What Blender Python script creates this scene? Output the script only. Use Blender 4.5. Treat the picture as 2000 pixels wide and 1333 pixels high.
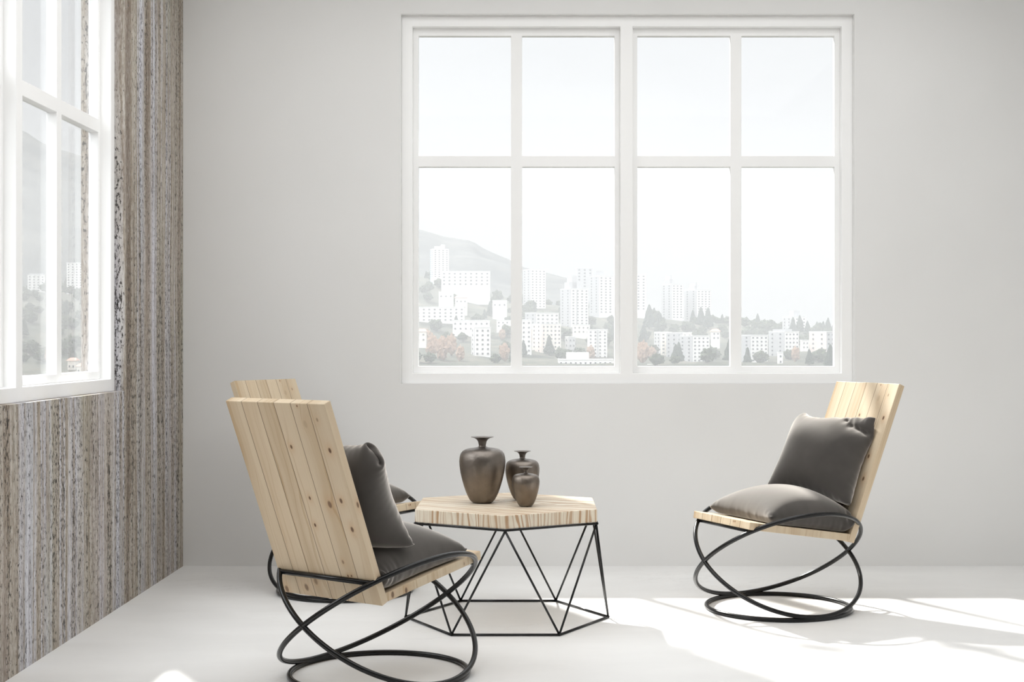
import bpy, bmesh, math, random
import numpy as np
from mathutils import Vector, Matrix, noise

for o in list(bpy.data.objects):
    bpy.data.objects.remove(o)
S = bpy.context.scene
C = S.collection
PI = math.pi
rad = math.radians

# ------------------------------------------------------------------ camera
EYE = 1.2                                   # eye height
FOC = 2777.8                                # 50 mm lens, in pixels of a 2000 px frame
CX, CY = 1034.0, 667.0                      # principal point
cam = bpy.data.cameras.new('camera')
cam.sensor_width = 36.0
cam.lens = 50.0
cam.shift_x = -(CX - 1000.0) / 2000.0
cam.shift_y = (CY - 666.5) / 2000.0
cam.clip_start = 0.05
cam.clip_end = 20000.0
cam_o = bpy.data.objects.new('camera', cam)
cam_o.location = (0, 0, EYE)
cam_o.rotation_euler = (PI / 2, 0, 0)
C.objects.link(cam_o)
S.camera = cam_o

# ------------------------------------------------------------------ sky
W = bpy.data.worlds.new('sky')
S.world = W
W.use_nodes = True
SKY_HORIZON, SKY_ZENITH, SKY_GROUND = 0.92, 2.6, 0.55
SKY_FILL = 2.9


def build_sky():
    nt = W.node_tree
    nt.nodes.clear()
    out = nt.nodes.new('ShaderNodeOutputWorld')
    bg = nt.nodes.new('ShaderNodeBackground')
    tc = nt.nodes.new('ShaderNodeTexCoord')
    sep = nt.nodes.new('ShaderNodeSeparateXYZ')
    ramp = nt.nodes.new('ShaderNodeValToRGB')
    ns = nt.nodes.new('ShaderNodeTexNoise')
    ns.inputs['Scale'].default_value = 3.0
    ns.inputs['Detail'].default_value = 4.0
    mp = nt.nodes.new('ShaderNodeMapping')
    mp.inputs['Scale'].default_value = (1, 1, 3.5)
    mr = nt.nodes.new('ShaderNodeMapRange')
    mr.inputs['From Min'].default_value = 0.3
    mr.inputs['From Max'].default_value = 0.7
    mr.inputs['To Min'].default_value = 0.93
    mr.inputs['To Max'].default_value = 1.03
    z = nt.nodes.new('ShaderNodeMapRange')
    z.inputs['From Min'].default_value = -1
    z.inputs['From Max'].default_value = 1
    el = ramp.color_ramp.elements
    g, h, t = SKY_GROUND, SKY_HORIZON, SKY_ZENITH
    el[0].position = 0.0
    el[0].color = (g, g * .99, g * .97, 1)
    el[1].position = 1.0
    el[1].color = (t * .97, t, t * 1.03, 1)
    for p, c in ((0.44, (g, g * .99, g * .97)), (0.485, (h * .95, h * .965, h * .99)),
                 (0.60, (h * .95, h * .965, h * .985)), (0.68, (h * 1.2, h * 1.23, h * 1.26))):
        e = el.new(p)
        e.color = (*c, 1)
    mul = nt.nodes.new('ShaderNodeMixRGB')
    mul.blend_type = 'MULTIPLY'
    mul.inputs[0].default_value = 1.0
    L = nt.links.new
    L(tc.outputs['Generated'], sep.inputs[0])
    L(sep.outputs['Z'], z.inputs['Value'])
    L(z.outputs[0], ramp.inputs[0])
    L(tc.outputs['Generated'], mp.inputs[0])
    L(mp.outputs[0], ns.inputs['Vector'])
    L(ns.outputs['Fac'], mr.inputs['Value'])
    L(ramp.outputs[0], mul.inputs[1])
    L(mr.outputs[0], mul.inputs[2])
    # unseen bright patch of sky, added behind the camera as fill light
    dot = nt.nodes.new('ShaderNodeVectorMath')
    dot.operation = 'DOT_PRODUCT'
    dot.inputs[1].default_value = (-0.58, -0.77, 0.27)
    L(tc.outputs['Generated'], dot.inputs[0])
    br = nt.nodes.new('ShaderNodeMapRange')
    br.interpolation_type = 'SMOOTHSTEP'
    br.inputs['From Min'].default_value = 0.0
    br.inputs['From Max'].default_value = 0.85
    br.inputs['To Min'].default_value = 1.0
    br.inputs['To Max'].default_value = SKY_FILL
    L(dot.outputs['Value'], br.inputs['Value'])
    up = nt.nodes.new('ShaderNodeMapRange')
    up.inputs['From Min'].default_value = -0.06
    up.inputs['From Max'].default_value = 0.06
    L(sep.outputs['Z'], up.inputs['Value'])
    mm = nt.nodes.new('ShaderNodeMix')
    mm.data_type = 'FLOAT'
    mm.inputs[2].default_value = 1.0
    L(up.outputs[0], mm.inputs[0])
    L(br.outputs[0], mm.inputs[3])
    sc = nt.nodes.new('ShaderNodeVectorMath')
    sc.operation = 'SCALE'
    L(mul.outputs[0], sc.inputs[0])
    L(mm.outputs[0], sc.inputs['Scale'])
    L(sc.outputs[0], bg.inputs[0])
    bg.inputs[1].default_value = 1.0
    L(bg.outputs[0], out.inputs[0])


build_sky()
W.cycles.sampling_method = 'MANUAL'
W.cycles.sample_map_resolution = 1024

# ------------------------------------------------------------------ sun and added fill
SUN_DIR = Vector((0.557, -0.988, -1.0)).normalized()       # travel direction of the sunlight
sun = bpy.data.lights.new('sun', 'SUN')
sun.energy = 12.0
sun.color = (1.0, 0.97, 0.92)
sun.angle = rad(2.2)
sun_o = bpy.data.objects.new('sun', sun)
sun_o.rotation_euler = SUN_DIR.to_track_quat('-Z', 'Y').to_euler()
sun_o.location = (-20, 40, 40)
C.objects.link(sun_o)


def area(name, loc, aim, sx, sy, power, col=(1, 1, 1)):
    l = bpy.data.lights.new(name, 'AREA')
    l.shape = 'RECTANGLE'
    l.size, l.size_y = sx, sy
    l.energy = power
    l.color = col
    o = bpy.data.objects.new(name, l)
    o.location = loc
    o.rotation_euler = Vector(aim).to_track_quat('-Z', 'Y').to_euler()
    C.objects.link(o)
    return o


# added soft panel under the ceiling, fills the room from above
area('ceiling_fill', (0.35, 4.5, 3.33), (0, 0, -1), 3.9, 5.0, 98, (0.99, 0.995, 1.0))

# ------------------------------------------------------------------ exposure
S.view_settings.view_transform = 'Standard'
S.view_settings.look = 'None'
S.view_settings.exposure = 0.0
S.view_settings.gamma = 1.0
S.view_settings.use_curve_mapping = False
S.cycles.use_denoising = True
S.cycles.max_bounces = 10
S.cycles.diffuse_bounces = 6
S.cycles.glossy_bounces = 4
S.cycles.transmission_bounces = 6
S.cycles.transparent_max_bounces = 12
S.cycles.volume_bounces = 1
S.cycles.sample_clamp_indirect = 6.0
S.cycles.caustics_reflective = False
S.cycles.caustics_refractive = False


# ================================================================== helpers
class NT:
    """thin wrapper for writing node trees"""

    def __init__(s, name):
        s.m = bpy.data.materials.new(name)
        s.m.use_nodes = True
        s.t = s.m.node_tree
        s.t.nodes.clear()
        s.out = s.n('OutputMaterial')

    def n(s, typ, **kw):
        nd = s.t.nodes.new('ShaderNode' + typ)
        for k, v in kw.items():
            setattr(nd, k, v)
        return nd

    def put(s, sock, v):
        if isinstance(v, bpy.types.NodeSocket):
            s.t.links.new(v, sock)
        elif isinstance(v, (tuple, list)):
            sock.default_value = (*v, 1.0) if (len(v) == 3 and sock.type == 'RGBA') else v
        else:
            sock.default_value = v

    def math(s, op, a, b=0.0, c=0.0, clamp=False):
        nd = s.n('Math', operation=op, use_clamp=clamp)
        for i, v in enumerate((a, b, c)):
            s.put(nd.inputs[i], v)
        return nd.outputs[0]

    def vec(s, op, a, b=(0, 0, 0)):
        nd = s.n('VectorMath', operation=op)
        s.put(nd.inputs[0], a)
        s.put(nd.inputs[1], b)
        return nd.outputs['Value'] if op in ('LENGTH', 'DISTANCE', 'DOT_PRODUCT') else nd.outputs[0]

    def comb(s, x=0.0, y=0.0, z=0.0):
        nd = s.n('CombineXYZ')
        for i, v in enumerate((x, y, z)):
            s.put(nd.inputs[i], v)
        return nd.outputs[0]

    def sep(s, v):
        nd = s.n('SeparateXYZ')
        s.put(nd.inputs[0], v)
        return nd.outputs

    def noise(s, v, scale=1.0, detail=2.0, rough=0.5, dim='3D', dist=0.0):
        nd = s.n('TexNoise', noise_dimensions=dim)
        if dim == '1D':
            s.put(nd.inputs['W'], v)
        else:
            s.put(nd.inputs['Vector'], v)
        s.put(nd.inputs['Scale'], scale)
        s.put(nd.inputs['Detail'], detail)
        s.put(nd.inputs['Roughness'], rough)
        s.put(nd.inputs['Distortion'], dist)
        return nd.outputs['Fac']

    def map(s, v, a, b, c=0.0, d=1.0, smooth=False):
        nd = s.n('MapRange')
        if smooth:
            nd.interpolation_type = 'SMOOTHSTEP'
        for i, x in enumerate((v, a, b, c, d)):
            s.put(nd.inputs[i], x)
        return nd.outputs[0]

    def ramp(s, v, stops, interp='LINEAR'):
        nd = s.n('ValToRGB')
        cr = nd.color_ramp
        cr.interpolation = interp
        while len(cr.elements) > len(stops):
            cr.elements.remove(cr.elements[-1])
        while len(cr.elements) < len(stops):
            cr.elements.new(1.0)
        for e, (p, c) in zip(cr.elements, stops):
            e.position = p
            e.color = (*c, 1)
        s.put(nd.inputs[0], v)
        return nd.outputs[0]

    def mix(s, f, a, b, mode='MIX'):
        nd = s.n('MixRGB', blend_type=mode)
        s.put(nd.inputs[0], f)
        s.put(nd.inputs[1], a)
        s.put(nd.inputs[2], b)
        return nd.outputs[0]

    def bump(s, h, strength=0.3, dist=0.002):
        nd = s.n('Bump')
        s.put(nd.inputs['Height'], h)
        s.put(nd.inputs['Strength'], strength)
        s.put(nd.inputs['Distance'], dist)
        return nd.outputs[0]

    def principled(s, col, rough=0.5, metal=0.0, normal=None, **kw):
        nd = s.n('BsdfPrincipled')
        s.put(nd.inputs['Base Color'], col)
        s.put(nd.inputs['Roughness'], rough)
        s.put(nd.inputs['Metallic'], metal)
        if normal is not None:
            s.put(nd.inputs['Normal'], normal)
        for k, v in kw.items():
            s.put(nd.inputs[k.replace('_', ' ')], v)
        s.t.links.new(nd.outputs[0], s.out.inputs[0])
        return nd

    def coord(s, which='Object'):
        return s.n('TexCoord').outputs[which]


def tag(o, label=None, cat=None, group=None, kind=None):
    if label:
        o['label'] = label
    if cat:
        o['category'] = cat
    if group:
        o['group'] = group
    if kind:
        o['kind'] = kind
    return o


def empty(name, loc=(0, 0, 0), rz=0.0):
    o = bpy.data.objects.new(name, None)
    o.empty_display_size = 0.2
    o.location = loc
    o.rotation_euler = (0, 0, rz)
    C.objects.link(o)
    return o


def link_mesh(name, me, mat=None, parent=None):
    o = bpy.data.objects.new(name, me)
    C.objects.link(o)
    if mat:
        me.materials.append(mat)
    if parent:
        o.parent = parent
    return o


def mesh_obj(name, verts, faces, mat=None, parent=None, smooth=False):
    me = bpy.data.meshes.new(name)
    me.from_pydata([tuple(v) for v in verts], [], faces)
    me.update()
    if smooth:
        for p in me.polygons:
            p.use_smooth = True
    return link_mesh(name, me, mat, parent)


def bm_obj(name, bm, mat=None, parent=None, smooth=False):
    me = bpy.data.meshes.new(name)
    bmesh.ops.recalc_face_normals(bm, faces=bm.faces)
    bm.to_mesh(me)
    bm.free()
    if smooth:
        for p in me.polygons:
            p.use_smooth = True
    return link_mesh(name, me, mat, parent)


def bm_box(bm, x0, x1, y0, y1, z0, z1):
    vs = [bm.verts.new((x, y, z)) for z in (z0, z1) for x, y in ((x0, y0), (x1, y0), (x1, y1), (x0, y1))]
    for f in ((3, 2, 1, 0), (4, 5, 6, 7), (0, 1, 5, 4), (1, 2, 6, 5), (2, 3, 7, 6), (3, 0, 4, 7)):
        bm.faces.new([vs[i] for i in f])


def bevel(o, w=0.002, seg=2, angle=40):
    m = o.modifiers.new('edge', 'BEVEL')
    m.width = w
    m.segments = seg
    m.limit_method = 'ANGLE'
    m.angle_limit = rad(angle)
    m.harden_normals = False
    return o


def tube_verts(path, r, nseg=12, closed=False, up=Vector((0, 0, 1)), ellipse=None):
    """sweep a circle along a list of points"""
    n = len(path)
    V, F = [], []
    P = [Vector(p) for p in path]
    ref = None
    for i, p in enumerate(P):
        a = P[(i - 1) % n] if (closed or i > 0) else p
        b = P[(i + 1) % n] if (closed or i < n - 1) else p
        t = (b - a).normalized()
        if ref is None:
            ref = up if abs(t.dot(up)) < 0.95 else Vector((1, 0, 0))
        u = (ref - t * ref.dot(t)).normalized()
        v = t.cross(u)
        if not closed:
            ref = u
        for k in range(nseg):
            q = 2 * PI * k / nseg
            V.append(p + u * (r * math.cos(q)) + v * (r * math.sin(q)))
    m = n if closed else n - 1
    for i in range(m):
        j = (i + 1) % n
        for k in range(nseg):
            l = (k + 1) % nseg
            F.append((i * nseg + k, i * nseg + l, j * nseg + l, j * nseg + k))
    if not closed:
        F.append(tuple(range(nseg - 1, -1, -1)))
        F.append(tuple((n - 1) * nseg + k for k in range(nseg)))
    return V, F


def tube(name, path, r, mat, parent=None, nseg=12, closed=False, up=Vector((0, 0, 1))):
    V, F = tube_verts(path, r, nseg, closed, up)
    return mesh_obj(name, V, F, mat, parent, smooth=True)


def at(px, py, d):
    """the point of the place that lies d metres ahead, at pixel px, py of the photograph"""
    return Vector(((px - CX) / FOC * d, d, EYE + (CY - py) / FOC * d))


def ground_at(px, py):
    """point of the floor under pixel px, py"""
    d = FOC * EYE / (py - CY)
    return Vector(((px - CX) / FOC * d, d, 0.0))


# ================================================================== materials
def mat_plain(name, col, rough=0.6, metal=0.0, **kw):
    t = NT(name)
    t.principled(col, rough, metal, **kw)
    return t.m


def mat_plaster():
    t = NT('white_plaster')
    co = t.coord()
    n1 = t.noise(co, 0.9, 3, 0.55)
    n2 = t.noise(co, 60, 4, 0.6)
    col = t.mix(t.map(n1, .3, .7), (0.765, 0.762, 0.752), (0.80, 0.798, 0.79))
    t.principled(col, 0.9, 0, t.bump(n2, 0.05, 0.002))
    return t.m


def mat_floor():
    t = NT('white_screed')
    co = t.coord()
    warp = t.noise(co, 1.3, 4, 0.6)
    p = t.vec('ADD', co, t.comb(t.math('MULTIPLY', warp, .9), t.math('MULTIPLY', warp, .5), 0))
    sx, sy, sz = t.sep(p)
    st = t.comb(t.math('MULTIPLY', sx, .8), t.math('MULTIPLY', sy, 2.2), 0)
    cloud = t.noise(st, 1.1, 5, 0.6)
    # hairline marks of the trowel
    v1 = t.noise(st, 2.6, 8, 0.72)
    line = t.map(t.math('ABSOLUTE', t.math('SUBTRACT', v1, 0.5)), 0.0, 0.012, 1, 0, True)
    fade = t.map(t.noise(co, .8, 2, .5), .50, .66, 0, 1, True)
    line = t.math('MULTIPLY', line, fade)
    base = t.mix(t.map(cloud, .3, .72), (0.765, 0.76, 0.75), (0.845, 0.842, 0.832))
    col = t.mix(t.math('MULTIPLY', line, .34), base, (0.50, 0.47, 0.45))
    grain = t.noise(co, 90, 5, .7)
    h = t.math('ADD', t.math('MULTIPLY', grain, .5), t.math('MULTIPLY', cloud, .6))
    t.principled(col, t.map(cloud, .3, .7, .42, .55), 0, t.bump(h, 0.10, 0.003), Specular_IOR_Level=.35)
    return t.m


def mat_stone():
    """vein-cut travertine: vertical bands with small dark pits"""
    t = NT('travertine')
    x, y, z = t.sep(t.coord())
    s = t.math('ADD', y, t.math('MULTIPLY', x, 1.0))                 # runs on round the window reveal
    wob = t.noise(t.comb(t.math('MULTIPLY', s, 1.2), 0, t.math('MULTIPLY', z, .8)), 1.0, 3, .55)
    s2 = t.math('ADD', s, t.math('MULTIPLY', t.math('SUBTRACT', wob, .5), .07))

    def band(fs, fz, det, rough=.55, off=0.0):
        return t.noise(t.comb(t.math('ADD', t.math('MULTIPLY', s2, fs), off), 3.1 + off, t.math('MULTIPLY', z, fz)),
                       1.0, det, rough)
    b1 = band(5.2, .07, 2, .55)
    b2 = band(13.0, .35, 3, .6, 7.0)
    b3 = band(40.0, 2.2, 5, .72, 13.0)
    b4 = band(135.0, 26.0, 4, .7, 21.0)
    hue = t.math('ADD', t.math('MULTIPLY', b1, .80), t.math('MULTIPLY', b2, .20))
    base = t.ramp(t.map(hue, .37, .63), [
        (0.00, (0.20, 0.155, 0.115)), (0.18, (0.30, 0.245, 0.185)), (0.34, (0.46, 0.42, 0.36)),
        (0.45, (0.29, 0.235, 0.175)), (0.54, (0.50, 0.47, 0.44)), (0.66, (0.55, 0.55, 0.60)),
        (0.78, (0.36, 0.305, 0.25)), (0.90, (0.47, 0.475, 0.50)), (1.00, (0.62, 0.62, 0.68))])
    tint = t.noise(t.comb(t.math('MULTIPLY', s2, 3.4), 9.0, t.math('MULTIPLY', z, .5)), 1.0, 2, .5)
    base = t.mix(t.map(tint, .50, .66, 0, .35), base, (0.47, 0.42, 0.42))
    tint2 = t.noise(t.comb(t.math('MULTIPLY', s2, 4.0), 2.0, t.math('MULTIPLY', z, .4)), 1.0, 2, .5)
    base = t.mix(t.map(tint2, .56, .68, 0, .38), base, (0.36, 0.36, 0.26))
    # streaks of the bedding
    base = t.mix(t.map(b3, .50, .66, 0, .55), base, t.mix(.5, base, (0.74, 0.73, 0.72)))
    base = t.mix(t.map(b3, .50, .34, 0, .60), base, (0.17, 0.14, 0.115))
    base = t.mix(t.map(b4, .50, .34, 0, .55), base, (0.14, 0.115, 0.10))
    base = t.mix(t.map(b4, .52, .66, 0, .35), base, (0.74, 0.73, 0.72))
    # pits
    pit_n = t.noise(t.comb(t.math('MULTIPLY', s2, 95.0), 1.0, t.math('MULTIPLY', z, 42.0)), 1.0, 3, .64)
    where = t.map(band(16.0, .6, 3, .6, 31.0), .40, .62, -.05, .06)
    pit = t.map(t.math('ADD', pit_n, where), .572, .62, 0, 1, True)
    big_n = t.noise(t.comb(t.math('MULTIPLY', s2, 52.0), 5.0, t.math('MULTIPLY', z, 9.0)), 1.0, 4, .68)
    big = t.map(t.math('ADD', big_n, where), .635, .67, 0, 1, True)
    pit = t.math('MAXIMUM', t.math('MULTIPLY', pit, .85), big)
    col = t.mix(pit, base, (0.018, 0.015, 0.013))
    h = t.math('SUBTRACT', t.math('MULTIPLY', b3, .3), pit)
    t.principled(col, .75, 0, t.bump(h, .55, .004), Specular_IOR_Level=.25)
    return t.m


def mat_wood(name, board, width, knots, light, dark, tone=0.0):
    """pine boards in face UVs: u across the boards, v along the grain, both in metres"""
    t = NT(name)
    u, v, _ = t.sep(t.coord('UV'))
    bi = t.math('FLOOR', t.math('DIVIDE', u, board))
    wn = t.n('TexWhiteNoise', noise_dimensions='1D')
    t.put(wn.inputs['W'], t.math('ADD', bi, 17.3))
    rnd = wn.outputs['Value']
    # knots: the grain flows round them
    flow, core, halo = 0.0, 0.0, 0.0
    for (ku, kv, kr, kd) in knots:
        du = t.math('SUBTRACT', u, ku)
        dv = t.math('SUBTRACT', v, kv)
        d = t.vec('LENGTH', t.comb(du, t.math('MULTIPLY', dv, .62), 0))
        g = t.math('POWER', 2.718, t.math('MULTIPLY', t.math('MULTIPLY', d, d), -1.0 / (kr * 2.3) ** 2))
        flow = t.math('ADD', flow, t.math('MULTIPLY', g, kr * 1.5))
        halo = t.math('MAXIMUM', halo, t.math('MULTIPLY', g, min(1, kd + .1)))
        core = t.math('MAXIMUM', core, t.map(d, kr * .5, kr * 1.05, kd, 0, True))
    off = t.math('MULTIPLY', rnd, 37.0)
    low = t.noise(t.comb(t.math('MULTIPLY', u, 9.0), t.math('MULTIPLY', v, 1.6), off), 1.0, 3, .55)
    gu = t.math('ADD', t.math('ADD', u, flow), t.math('MULTIPLY', low, .085))
    rings = t.noise(t.comb(t.math('MULTIPLY', gu, 68.0), t.math('MULTIPLY', v, .5), off), 1.0, 2, .5)
    fine = t.noise(t.comb(t.math('MULTIPLY', gu, 520.0), t.math('MULTIPLY', v, 9.0), off), 1.0, 3, .6)
    broad = t.noise(t.comb(t.math('MULTIPLY', gu, 14.0), t.math('MULTIPLY', v, .7), off), 1.0, 2, .5)
    late = t.map(rings, .50, .72, 0, 1, True)
    f = t.math('ADD', t.math('MULTIPLY', late, .62), t.math('MULTIPLY', t.map(broad, .38, .68), .50))
    f = t.math('ADD', f, t.math('MULTIPLY', t.math('SUBTRACT', fine, .5), .35), clamp=True)
    col = t.mix(f, light, dark)
    col = t.mix(t.math('MULTIPLY', t.math('SUBTRACT', rnd, .35), .38, clamp=True), col,
                t.mix(.5, light, (0.80, 0.62, 0.42)), 'MIX')
    col = t.mix(t.math('MULTIPLY', halo, .42), col, (0.50, 0.28, 0.13))
    col = t.mix(core, col, (0.085, 0.033, 0.015))
    # joints between the boards
    fr = t.math('FRACT', t.math('ADD', t.math('DIVIDE', u, board), .5))
    near = t.math('ABSOLUTE', t.math('SUBTRACT', fr, .5))
    line = t.map(near, .010, .022, 1, 0, True)
    ok = t.math('MULTIPLY', t.math('GREATER_THAN', u, board * .3), t.math('LESS_THAN', u, width - board * .3))
    line = t.math('MULTIPLY', line, ok)
    col = t.mix(t.math('MULTIPLY', line, .85), col, (0.13, 0.085, 0.05))
    h = t.math('SUBTRACT', t.math('MULTIPLY', fine, .12), t.math('MULTIPLY', line, 1.0))
    t.principled(col, t.map(fine, .3, .7, .48, .62), 0, t.bump(h, .35, .0015), Specular_IOR_Level=.3)
    return t.m


def mat_slab():
    """tabletop: spruce with strong year rings, cathedral figure on top, stripes on the edges"""
    t = NT('spruce_slab')
    u, v, _ = t.sep(t.coord('UV'))
    low = t.noise(t.comb(t.math('MULTIPLY', u, 5.0), t.math('MULTIPLY', v, 1.1), 0), 1.0, 3, .55)
    # a knot throws the rings into a long tongue
    d = t.vec('LENGTH', t.comb(t.math('SUBTRACT', u, .03), t.math('MULTIPLY', t.math('SUBTRACT', v, .16), .40), 0))
    g = t.math('POWER', 2.718, t.math('MULTIPLY', t.math('MULTIPLY', d, d), -1.0 / .085 ** 2))
    gu = t.math('ADD', t.math('ADD', u, t.math('MULTIPLY', g, .10)), t.math('MULTIPLY', low, .17))
    rings = t.noise(t.comb(t.math('MULTIPLY', gu, 62.0), t.math('MULTIPLY', v, .35), 0), 1.0, 2, .45)
    rings2 = t.noise(t.comb(t.math('MULTIPLY', gu, 120.0), t.math('MULTIPLY', v, .5), 4.0), 1.0, 2, .5)
    fine = t.noise(t.comb(t.math('MULTIPLY', gu, 500.0), t.math('MULTIPLY', v, 14.0), 2.0), 1.0, 3, .6)
    late = t.map(rings, .47, .60, 0, 1, True)
    late2 = t.map(rings2, .52, .64, 0, .6, True)
    f = t.math('MAXIMUM', late, late2)
    col = t.mix(t.map(low, .3, .7), (0.80, 0.74, 0.62), (0.74, 0.64, 0.49))
    col = t.mix(t.math('MULTIPLY', f, .95), col, (0.42, 0.225, 0.095))
    col = t.mix(t.map(fine, .35, .7, 0, .28), col, (0.75, 0.70, 0.60))
    t.principled(col, .5, 0, t.bump(t.math('SUBTRACT', t.math('MULTIPLY', fine, .3), f), .12, .001),
                 Specular_IOR_Level=.3)
    return t.m


def mat_velvet():
    t = NT('grey_velvet')
    co = t.coord()
    weave = t.noise(co, 700, 2, .6)
    nap = t.noise(co, 7, 3, .55)
    col = t.mix(t.map(nap, .3, .7), (0.050, 0.045, 0.041), (0.068, 0.061, 0.056))
    nm = t.bump(weave, .08, .0006)
    pr = t.principled(col, .8, 0, nm, Sheen_Weight=.6, Sheen_Roughness=.45, Sheen_Tint=(0.86, 0.82, 0.77),
                      Specular_IOR_Level=.15)
    sh = t.n('BsdfSheen')                                   # pile catches the light at grazing angles
    sh.inputs['Color'].default_value = (0.88, 0.83, 0.77, 1)
    sh.inputs['Roughness'].default_value = .36
    ad = t.n('AddShader')
    t.t.links.new(pr.outputs[0], ad.inputs[0])
    t.t.links.new(sh.outputs[0], ad.inputs[1])
    t.t.links.new(ad.outputs[0], t.out.inputs[0])
    return t.m


def mat_bronze():
    t = NT('bronze_glaze')
    co = t.coord()
    x, y, z = t.sep(co)
    n1 = t.noise(co, 16, 6, .68)
    crack = t.noise(t.comb(t.math('MULTIPLY', x, 46), t.math('MULTIPLY', y, 46), t.math('MULTIPLY', z, 85)), 1.0, 6, .7)
    patch = t.map(t.noise(co, 9, 3, .6), .46, .62, 0, 1, True)
    warm = t.map(z, .0, .20, 1, .25)
    col = t.mix(warm, (0.235, 0.215, 0.20), (0.225, 0.185, 0.145))
    col = t.mix(t.map(n1, .35, .7, 0, .5), col, (0.155, 0.128, 0.105))
    h = t.math('ADD', t.math('MULTIPLY', n1, .35), t.math('MULTIPLY', t.math('MULTIPLY', crack, patch), 1.1))
    t.principled(col, t.map(n1, .3, .7, .33, .47), .92, t.bump(h, .34, .004))
    return t.m


def mat_glass():
    t = NT('window_glass')
    tr = t.n('BsdfTransparent')
    tr.inputs[0].default_value = (0.985, 0.99, 0.99, 1)
    gl = t.n('BsdfGlossy')
    gl.inputs['Roughness'].default_value = 0.0
    fr = t.n('Fresnel')
    fr.inputs['IOR'].default_value = 1.35
    mx = t.n('MixShader')
    t.put(mx.inputs[0], t.math('MULTIPLY', fr.outputs[0], .3))
    t.t.links.new(tr.outputs[0], mx.inputs[1])
    t.t.links.new(gl.outputs[0], mx.inputs[2])
    t.t.links.new(mx.outputs[0], t.out.inputs[0])
    return t.m


M_PLASTER = mat_plaster()
M_FLOOR = mat_floor()
M_STONE = mat_stone()
M_FRAME = mat_plain('white_lacquer', (0.93, 0.93, 0.925), .4)
M_GLASS = mat_glass()
M_STEEL = mat_plain('black_steel', (0.010, 0.010, 0.0105), .20, .0, Specular_IOR_Level=.34)
M_RODS = mat_plain('black_iron_rod', (0.010, 0.010, 0.0105), .18, .0, Specular_IOR_Level=.36)
BW = 0.4604 / 6
LB = 0.7448


def K(fu, fv, r, d):
    return (fu * .4604, fv * LB, r, d)


M_BACK = mat_wood('pine_back', BW, .4604, [
    K(.759, .90, .0105, .16), K(.889, .924, .0055, .45), K(.548, .784, .0060, .85), K(.926, .777, .0075, .90),
    K(.581, .529, .0055, .85), K(.767, .505, .0105, .70), K(.891, .529, .0075, .85), K(.552, .39, .0055, .90),
    K(.92, .387, .0080, .85), K(.728, .987, .0028, .90), K(.738, .139, .0034, .95), K(.774, .141, .0034, .95),
    K(.728, .21, .0060, .50), K(.033, .020, .0105, .70), K(.258, .045, .0110, .65), K(.378, .085, .0100, .50),
    (2.028, .50 * LB, .0085, .75), (2.022, .13 * LB, .006, .6)],
    (0.64, 0.53, 0.385), (0.47, 0.34, 0.205))
SEAT_L = 0.5305
M_SEAT = mat_wood('pine_seat', BW, .4604, [
    (.331, SEAT_L + .022, .0030, .95), (.342, SEAT_L + .023, .0033, .95), (1.035, .016, .0090, .75),
    (1.105, .010, .0080, .75), (1.43, .012, .005, .4), (.12, .30, .008, .8), (.30, .44, .007, .7)],
    (0.66, 0.55, 0.40), (0.47, 0.33, 0.195))
M_SLAB = mat_slab()
M_VELVET = mat_velvet()
M_BRONZE = mat_bronze()

# ================================================================== the room
D_WALL = FOC * EYE / (1106.5 - CY)               # 7.58 m to the window wall
X_LEFT = (357.5 - CX) / FOC * D_WALL             # stone wall on the left
X_RIGHT = 3.75
CEIL = 3.35
Y_REAR = -2.6
TH = 0.20                                        # wall thickness
WX0, WX1 = -0.6854, 1.7335                       # opening in the window wall
WZ0, WZ1 = 0.9735, 2.9480
LY1 = 6.495                                      # opening in the stone wall
LY0 = LY1 - (WX1 - WX0)


def wall_with_hole(name, along, pos, out, a0, a1, z0, z1, h, mat):
    """wall slab with a rectangular opening; along: 'x' or 'y'; pos: room face; out: direction of thickness"""
    bm = bmesh.new()
    ha0, ha1, hz0, hz1 = h
    A = [a0, ha0, ha1, a1]
    Z = [z0, hz0, hz1, z1]
    grid = {}
    for s, d in enumerate((pos, pos + out * TH)):
        for i, a in enumerate(A):
            for j, z in enumerate(Z):
                grid[s, i, j] = bm.verts.new((a, d, z) if along == 'x' else (d, a, z))
    for s in (0, 1):
        for i in range(3):
            for j in range(3):
                if (i, j) != (1, 1):
                    bm.faces.new([grid[s, i, j], grid[s, i + 1, j], grid[s, i + 1, j + 1], grid[s, i, j + 1]])
    loop_h = [(1, 1), (2, 1), (2, 2), (1, 2)]
    loop_o = [(0, 0), (1, 0), (2, 0), (3, 0), (3, 1), (3, 2), (3, 3), (2, 3), (1, 3), (0, 3), (0, 2), (0, 1)]
    for lp in (loop_h, loop_o):
        for k in range(len(lp)):
            a, b = lp[k], lp[(k + 1) % len(lp)]
            bm.faces.new([grid[0, a[0], a[1]], grid[0, b[0], b[1]], grid[1, b[0], b[1]], grid[1, a[0], a[1]]])
    return tag(bm_obj(name, bm, mat), kind='structure')


def box_obj(name, b, mat, parent=None, bev=0.0):
    bm = bmesh.new()
    bm_box(bm, *b)
    o = bm_obj(name, bm, mat, parent)
    if bev:
        bevel(o, bev)
    return o


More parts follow.
